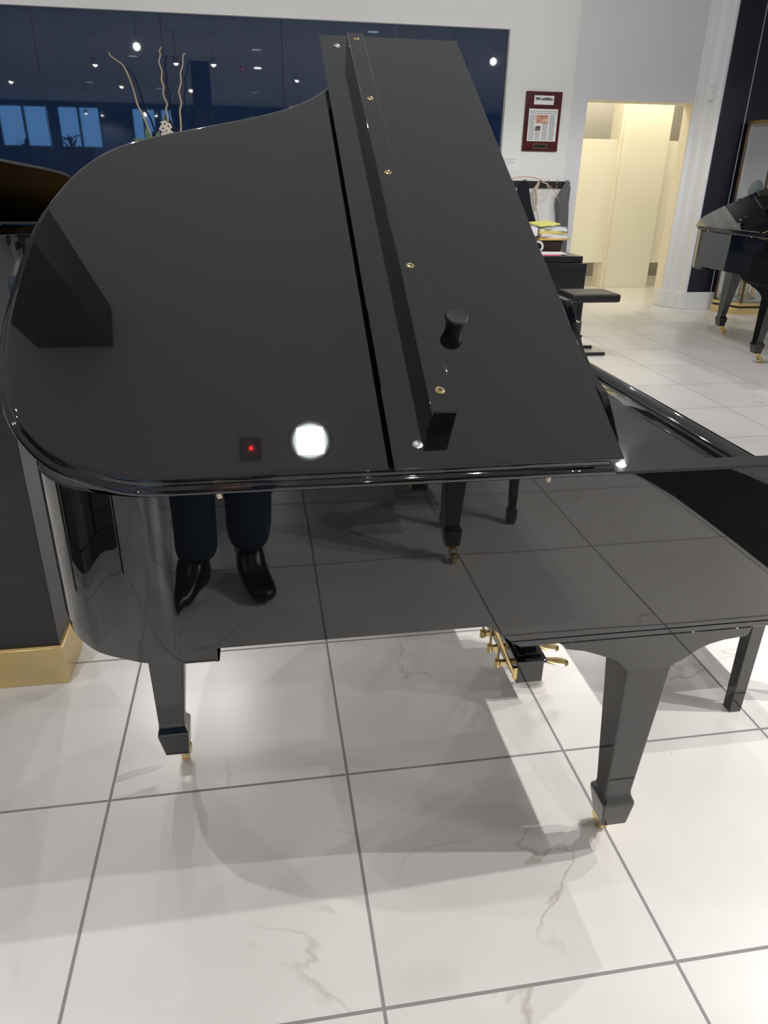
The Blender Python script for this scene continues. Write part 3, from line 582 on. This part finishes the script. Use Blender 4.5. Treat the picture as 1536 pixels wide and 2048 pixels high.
cabm(MB().prism(plan, 'z', 1.985, 2.02), 'top_frame', M_CAB, bevel=0.003)
cabm(MB().box((5.83, 6.785, 0.135), (7.08, 6.795, 1.985)), 'mirror_back', mat('mirror', (0.75, 0.8, 0.8), 0.02, 1.0), smooth=0)
g = (5.825, 6.755), (5.958, 6.462)
cabm(MB().prism([(5.825, 6.755), (5.958, 6.462), (5.964, 6.466), (5.831, 6.759)], 'z', 0.137, 1.983), 'glass_side', M_GLASS, smooth=0)
cabm(MB().box((5.97, 6.460, 0.137), (7.08, 6.466, 1.983)), 'glass_front', M_GLASS, smooth=0)
cabm(MB().box((5.97, 6.48, 1.225), (7.08, 6.78, 1.235)), 'shelf', mat('shelf_glass', (0.55, 0.62, 0.60), 0.1, trans=0.6), bevel=0.002)
cabm(MB().prism([(5.85, 6.76), (5.965, 6.48), (7.08, 6.48), (7.08, 6.78)], 'z', 0.137, 0.15), 'floor_board', mat('cabinet_floor_marble', (0.66, 0.72, 0.70), 0.15, var=(6, (0.45, 0.52, 0.5))), smooth=0)
for k, (x, y, h) in enumerate([(6.06, 6.60, 0.36), (6.22, 6.66, 0.44)]):
    st = thing('brass_stand', ['short', 'taller'][k] + ' brass pipe stand on the floor of the display cabinet', 'stand', (x, y, 0.15))
    MB().tube([(0, 0, 0), (0, 0, h)], 0.016, 12).build('post', M_BRASS, st)
    MB().tube([(-0.07, 0, h - 0.02), (-0.05, 0, h + 0.01), (0.05, 0, h + 0.01), (0.07, 0, h - 0.02)], 0.010, 10).build('cross_arm', M_BRASS, st)
    MB().lathe([(0.04, 0), (0.04, 0.008), (0.018, 0.02)], n=20).build('foot', M_BRASS, st)
for x in (6.36, 6.42):
    o = MB().tube(catmull([(x - 0.04, 6.6, 0.17), (x, 6.6, 0.155), (x + 0.01, 6.6, 0.3), (x + 0.03, 6.6, 0.46), (x - 0.03, 6.6, 0.47)], 6), 0.008, 8).build('brass_hook', M_BRASS)
    tag(o, 'slim curved brass hook at right on the floor of the cabinet', 'hook', 'brass hooks in the cabinet')
o = MB().lathe([(0.05, 0), (0.07, 0.03), (0.085, 0.10), (0.06, 0.17), (0.03, 0.2)], c=(6.19, 6.60, 1.236), n=24).build('white_vase', mat('porcelain', (0.85, 0.86, 0.87), 0.2)); tag(o, 'rounded white vase on the glass shelf of the cabinet', 'vase')

# ------------------------------------------------------------------ vase with curly branches in front of the glass wall
t = thing('plinth', 'dark square plinth under the flower vase at the glass wall', 'plinth', (-0.43, 6.86, 0))
MB().box((-0.61, 6.70, 0), (-0.25, 7.02, 0.98)).build('body', M_SATIN, t, off=t.location, bevel=0.004)
MB().box((-0.625, 6.685, 0.98), (-0.235, 7.035, 1.01)).build('top_slab', M_BLACK, t, off=t.location, bevel=0.003)
t = thing('flower_vase', 'tall dark vase holding curly willow branches and white orchids', 'vase', (-0.43, 6.86, 1.011))
MB().lathe([(0.06, 0), (0.065, 0.01), (0.05, 0.12), (0.065, 0.35), (0.085, 0.50), (0.08, 0.515)], n=28).build('vase_body', mat('dark_glaze', (0.02, 0.02, 0.03), 0.15), t)
M_TWIG = mat('pale_bark', (0.52, 0.42, 0.28), 0.7, bump=(30, 0.002))
def W(px, py, pz): return (px + 0.43, py - 6.86, pz - 1.011)
tw = [[(-0.47, 1.5), (-0.50, 1.62), (-0.545, 1.79), (-0.585, 1.92), (-0.625, 2.00), (-0.645, 2.11), (-0.665, 2.20), (-0.70, 2.30), (-0.74, 2.345), (-0.79, 2.375), (-0.825, 2.405), (-0.83, 2.425)],
      [(-0.40, 1.5), (-0.375, 1.70), (-0.36, 1.80), (-0.352, 1.90), (-0.362, 1.97), (-0.348, 2.02), (-0.372, 2.09), (-0.362, 2.16), (-0.378, 2.22), (-0.366, 2.29), (-0.382, 2.36), (-0.365, 2.42), (-0.37, 2.46), (-0.345, 2.485)],
      [(-0.33, 1.5), (-0.25, 1.75), (-0.225, 1.82), (-0.215, 1.90), (-0.205, 2.0), (-0.180, 2.08), (-0.175, 2.16), (-0.145, 2.24), (-0.155, 2.30), (-0.120, 2.38), (-0.095, 2.44), (-0.10, 2.48)]]
tw[2] = [(-0.33, 1.5), (-0.262, 1.74), (-0.238, 1.79), (-0.230, 1.88), (-0.232, 1.96), (-0.212, 2.03), (-0.222, 2.12), (-0.195, 2.20), (-0.195, 2.28), (-0.165, 2.35), (-0.125 - 0.03, 2.42), (-0.135, 2.44)]
for k, p in enumerate(tw):
    q = catmull([W(x, 6.88 + 0.02 * math.sin(i * 1.7), z) for i, (x, z) in enumerate(p)], 6)
    MB().tube(q, [0.010 - 0.0045 * i / len(q) for i in range(len(q))], 8).build('willow_branch', M_TWIG, t)
fl = MB()
for k in range(9):
    cx, cz = -0.385 + 0.035 * math.sin(k * 2.1) + 0.004 * k, 1.84 - k * 0.020
    for j in range(5):
        a = 2 * PI * j / 5 + k; fl.sph(W(cx + 0.022 * math.cos(a), 6.84 + 0.01 * math.sin(k), cz + 0.020 * math.sin(a)), (0.015, 0.006, 0.013), 8)
fl.build('orchid_flowers', mat('petal_white', (0.78, 0.74, 0.62), 0.7), t)
gl = MB(); 
for cx, cz, a, L_ in [(-0.53, 1.62, 1.75, 0.25), (-0.50, 1.60, 1.35, 0.26), (-0.57, 1.66, 2.6, 0.16), (-0.46, 1.60, 1.1, 0.18), (-0.385, 1.84, 1.6, 0.10), (-0.40, 1.84, 2.4, 0.05), (-0.38, 1.84, 0.7, 0.05)]:
    n = 8; up = []; dn = []
    for i in range(n + 1):
        s = i / n; w = 0.024 * math.sin(PI * (0.08 + 0.92 * s)) * (L_ / 0.2) ** 0.5; bx = cx + math.cos(a) * L_ * s; bz = cz + math.sin(a) * L_ * s - 0.05 * s * s * (L_ / 0.2)
        up.append(W(bx - math.sin(a) * w, 6.85 + 0.02 * s, bz + math.cos(a) * w)); dn.append(W(bx + math.sin(a) * w, 6.85 + 0.02 * s, bz - math.cos(a) * w))
    gl.add(up + dn + [(v[0], v[1] + 0.003, v[2]) for v in up + dn], [(i, i + 1, n + 2 + i, n + 1 + i) for i in range(n)] + [(i + 2 * n + 2, i + 3 * n + 3, i + 3 * n + 4, i + 2 * n + 3) for i in range(n)])
gl.build('orchid_leaves', mat('leaf_green', (0.10, 0.17, 0.09), 0.6), t)
for x0, x1, z1 in [(-0.42, -0.375, 1.90), (-0.47, -0.50, 1.66)]:
    MB().tube(catmull([W(x0, 6.85, 1.5), W((x0 + x1) / 2 - 0.01, 6.85, (1.5 + z1) / 2), W(x1, 6.85, z1)], 6), 0.005, 8).build('flower_stem', mat('leaf_green', (0.10, 0.17, 0.09), 0.6), t)

# ------------------------------------------------------------------ far showroom behind the photographer (seen mirrored in the glass wall)
def big_plant(label, x, y, h):
    t = thing('potted_plant', label, 'plant', (x, y, 0))
    MB().lathe([(0.15, 0), (0.2, 0.35), (0.21, 0.36), (0.19, 0.36)], n=20).build('pot', M_SATIN, t)
    MB().tube([(0, 0, 0.3), (0.03, 0, h * 0.6), (0, 0, h)], 0.02, 8).build('stem', M_TWIG, t)
    b = MB()
    for k in range(70):
        a = random.uniform(0, 2 * PI); e = random.uniform(-0.3, 1.2); L_ = random.uniform(0.25, 0.5); z = random.uniform(0.45, 1) * h
        d = Vector((math.cos(a) * math.cos(e), math.sin(a) * math.cos(e), math.sin(e))); s = d.cross(Vector((0, 0, 1))).normalized() * 0.05; c = Vector((0, 0, z)); m_ = c + d * L_ * 0.5 + Vector((0, 0, 0.04))
        b.add([c, m_ + s, c + d * L_, m_ - s], [(0, 1, 2, 3)])
    b.build('foliage', mat('foliage_green', (0.03, 0.14, 0.04), 0.5), t, smooth=0)
big_plant('leafy potted plant standing by the front windows', -3.9, -5.2, 2.1)
big_plant('second leafy potted plant nearer the left front corner', -5.2, -6.0, 1.9)
for k, (x, y, w) in enumerate([(-1.40, -0.35, 1.5), (-2.6, -5.0, 1.5), (-5.2, -2.5, 1.4), (3.8, -5.6, 1.5), (6.8, -1.8, 1.4)]):  # first upright is added so the curved tail rim mirrors something dark
    t = thing('upright_piano', ['black upright piano left of the foreground piano tail, seen only mirrored', 'black upright piano in the left rear of the showroom', 'black upright piano by the left wall of the showroom', 'black upright piano in the right rear of the showroom', 'black upright piano by the right wall of the showroom'][k], 'piano', (x, y, 0), [PI / 2, 0, PI / 2, 0, -PI / 2][k], 'uprights in the far showroom')
    MB().box((-w / 2, 0, 0.1), (w / 2, 0.30, 1.22)).build('cabinet', M_BLACK, t, bevel=0.006)
    MB().box((-w / 2 - 0.01, -0.01, 1.22), (w / 2 + 0.01, 0.31, 1.245)).build('top_lid', M_BLACK, t, bevel=0.004)
    MB().box((-w / 2, -0.28, 0.62), (w / 2, 0, 0.74)).build('keyboard_case', M_BLACK, t, bevel=0.006)
    MB().box((-w / 2, 0, 0), (w / 2, 0.32, 0.1)).build('plinth', M_BLACK, t)
    for s in (-1, 1): MB().box((s * w / 2 - s * 0.05 - 0.025, -0.27, 0), (s * w / 2 - s * 0.05 + 0.025, -0.21, 0.62)).build('leg', M_BLACK, t, bevel=0.003)

# ------------------------------------------------------------------ the photographer, mirrored in the piano rim
M_SKIN = mat('skin', (0.55, 0.33, 0.24), 0.5); M_JEAN = mat('denim_blue', (0.012, 0.030, 0.060), 0.85, bump=(22, 0.006, 4)); M_KNIT = mat('dark_knit', (0.03, 0.035, 0.05), 0.9)
M_BOOT = mat('boot_leather', (0.008, 0.006, 0.006), 0.3); M_HAIR = mat('hair_brown', (0.03, 0.018, 0.012), 0.6)
def skin(name, m, V, E, parent, off, lv=2, root=0):
    me = bpy.data.meshes.new(name); me.from_pydata([Vector(v[0]) - Vector(off) for v in V], E, []); me.materials.append(m)
    o = bpy.data.objects.new(name, me); COL.objects.link(o); o.parent = parent
    sk = o.modifiers.new('skin', 'SKIN'); sk.use_smooth_shade = True; sk.branch_smoothing = 0.6
    if not me.skin_vertices: me.skin_vertices.new()
    for i, v in enumerate(V):
        r = v[1] if isinstance(v[1], tuple) else (v[1], v[1]); me.skin_vertices[0].data[i].radius = r; me.skin_vertices[0].data[i].use_root = (i == root)
    sb = o.modifiers.new('sub', 'SUBSURF'); sb.levels = lv; sb.render_levels = lv
    return o
PX, PY = 0.26, -1.70
pr = thing('person', 'person in dark blue jeans and black boots holding up a phone', 'person', (PX, PY, 0))
off = (PX, PY, 0)
# ankle/hip positions: left foot (screen left in the mirror) at x 0.14, right foot at x 0.37
AL, AR = (0.155, -1.66, 0.09), (0.335, -1.71, 0.09)
PH = Vector((0.43, -1.50, 1.40))    # middle of the phone
V = [((PX, -1.72, 0.95), 0.125), ((PX, -1.72, 1.10), (0.13, 0.10)), ((PX, -1.72, 1.30), (0.15, 0.10)), ((PX, -1.73, 1.44), (0.13, 0.085)), ((PX, -1.73, 1.52), 0.055), ((PX + 0.01, -1.71, 1.60), (0.072, 0.08)), ((PX + 0.01, -1.705, 1.70), (0.078, 0.092)), ((PX + 0.01, -1.71, 1.765), (0.05, 0.06)),
     ((0.165, -1.72, 0.86), 0.085), ((0.150, -1.69, 0.50), 0.060), (AL, 0.042), ((0.345, -1.73, 0.86), 0.085), ((0.350, -1.70, 0.50), 0.060), (AR, 0.042),
     ((PX + 0.17, -1.73, 1.42), 0.055), ((PX + 0.24, -1.70, 1.17), 0.045), ((PX + 0.215, -1.555, 1.32), 0.029), ((PX - 0.17, -1.73, 1.42), 0.055), ((PX - 0.19, -1.66, 1.17), 0.045), ((PX + 0.085, -1.555, 1.31), 0.029)]
E_ = [(0, 1), (1, 2), (2, 3), (3, 4), (4, 5), (5, 6), (6, 7), (0, 8), (8, 9), (9, 10), (0, 11), (11, 12), (12, 13), (3, 14), (14, 15), (15, 16), (3, 17), (17, 18), (18, 19)]
# palms and fingers (right hand 16, left hand 19)
def hand(w, s):
    base = len(V); wx = Vector(V[w][0]); palm = wx + Vector((-0.01 * s, 0.035, 0.055))
    V.append((tuple(palm), (0.030, 0.016))); E_.append((w, base))
    for k in range(4):
        r = palm + Vector((-s * 0.004, 0.0, 0.012)) + Vector((0, 0.004 * k, 0.018 * (1.5 - k) * 0.9)); ln = (0.036, 0.042, 0.039, 0.030)[k]
        a = r + Vector((s * 0.020, 0.006, 0.004)); b_ = a + Vector((s * 0.004, ln * 0.8, 0.002)); c_ = b_ + Vector((-s * 0.018, ln * 0.35, 0))
        i = len(V); V.extend([(tuple(a), 0.010), (tuple(b_), 0.0088), (tuple(c_), 0.0075)]); E_.extend([(base, i), (i, i + 1), (i + 1, i + 2)])
    i = len(V); V.extend([(tuple(palm + Vector((-s * 0.022, 0.004, 0.0))), 0.011), (tuple(palm + Vector((-s * 0.040, 0.008, 0.022))), 0.0095), (tuple(palm + Vector((-s * 0.042, 0.010, 0.045))), 0.0085)]); E_.extend([(base, i), (i, i + 1), (i + 1, i + 2)])
hand(16, 1); hand(19, -1)
skin('body', M_SKIN, V, E_, pr, off, 2, 0)
J = [((PX, -1.72, 0.97), (0.15, 0.125)), ((0.160, -1.72, 0.84), 0.115), ((0.165, -1.66, 0.50), 0.090), ((0.168, -1.65, 0.30), 0.082), ((0.165, -1.645, 0.13), 0.082), ((0.350, -1.73, 0.84), 0.115), ((0.365, -1.68, 0.50), 0.100), ((0.362, -1.68, 0.30), 0.092), ((0.350, -1.69, 0.13), 0.088)]
skin('jeans', M_JEAN, J, [(0, 1), (1, 2), (2, 3), (3, 4), (0, 5), (5, 6), (6, 7), (7, 8)], pr, off)
T_ = [((PX, -1.72, 1.0), (0.155, 0.13)), ((PX, -1.72, 1.15), (0.155, 0.12)), ((PX, -1.72, 1.30), (0.17, 0.12)), ((PX, -1.73, 1.44), (0.14, 0.10)), ((PX, -1.73, 1.49), 0.07), ((PX + 0.175, -1.73, 1.42), 0.070), ((PX + 0.245, -1.70, 1.17), 0.058), ((PX + 0.218, -1.575, 1.30), 0.040), ((PX - 0.175, -1.73, 1.42), 0.070), ((PX - 0.195, -1.66, 1.17), 0.058), ((PX + 0.068, -1.575, 1.295), 0.040)]
skin('sweater', M_KNIT, T_, [(0, 1), (1, 2), (2, 3), (3, 4), (3, 5), (5, 6), (6, 7), (3, 8), (8, 9), (9, 10)], pr, off)
for (ax, ay), (dx, dy), s in [((0.165, -1.655), (-0.50, 0.86), 'l'), ((0.345, -1.705), (0.30, 0.95), 'r')]:
    d = Vector((dx, dy, 0)).normalized(); q = Vector((ax, ay, 0))
    skin('boot', M_BOOT, [(tuple(q + Vector((0, 0, 0.19))), 0.060), (tuple(q + Vector((0, 0, 0.11))), 0.060), (tuple(q - d * 0.035 + Vector((0, 0, 0.05))), (0.048, 0.048)), (tuple(q + d * 0.09 + Vector((0, 0, 0.056))), (0.064, 0.050)), (tuple(q + d * 0.165 + Vector((0, 0, 0.042))), (0.062, 0.036)), (tuple(q + d * 0.215 + Vector((0, 0, 0.032))), (0.036, 0.024))],
         [(0, 1), (1, 2), (1, 3), (3, 4), (4, 5)], pr, off)
MB().sph((PX + 0.01, -1.73, 1.735), (0.088, 0.100, 0.085), 20).build('hair', M_HAIR, pr, off=off)
fc = MB().sph((PX - 0.018, -1.617, 1.69), (0.012, 0.008, 0.008), 10).sph((PX + 0.042, -1.617, 1.69), (0.012, 0.008, 0.008), 10); fc.build('eyes', M_PAPER, pr, off=off)
MB().loft([[(PX + 0.012 - w, y, z), (PX + 0.012 + w, y, z), (PX + 0.012, y + d_, z)] for z, w, d_, y in [(1.635, 0.013, 0.02, -1.622), (1.66, 0.010, 0.016, -1.622), (1.695, 0.006, 0.006, -1.622)]]).build('nose', M_SKIN, pr, off=off, smooth=60)
MB().sph((PX + 0.012, -1.630, 1.612), (0.024, 0.010, 0.006), 12).build('mouth', mat('lips', (0.40, 0.14, 0.12), 0.5), pr, off=off)
for s in (-1, 1): MB().sph((PX + 0.01 + s * 0.080, -1.71, 1.66), (0.010, 0.018, 0.030), 12).build('ear', M_SKIN, pr, off=off)
# phone just behind the lens
cm = cam.matrix_world
ph = thing('smartphone', 'dark smartphone held upright in both hands by the photographer', 'phone', (0, 0, 0))
pb = MB().box((-0.052, -0.142, 0.012), (0.024, 0.018, 0.020)).build('phone_body', mat('phone_black', (0.01, 0.01, 0.012), 0.2), ph, bevel=0.003)
ph.matrix_world = cm
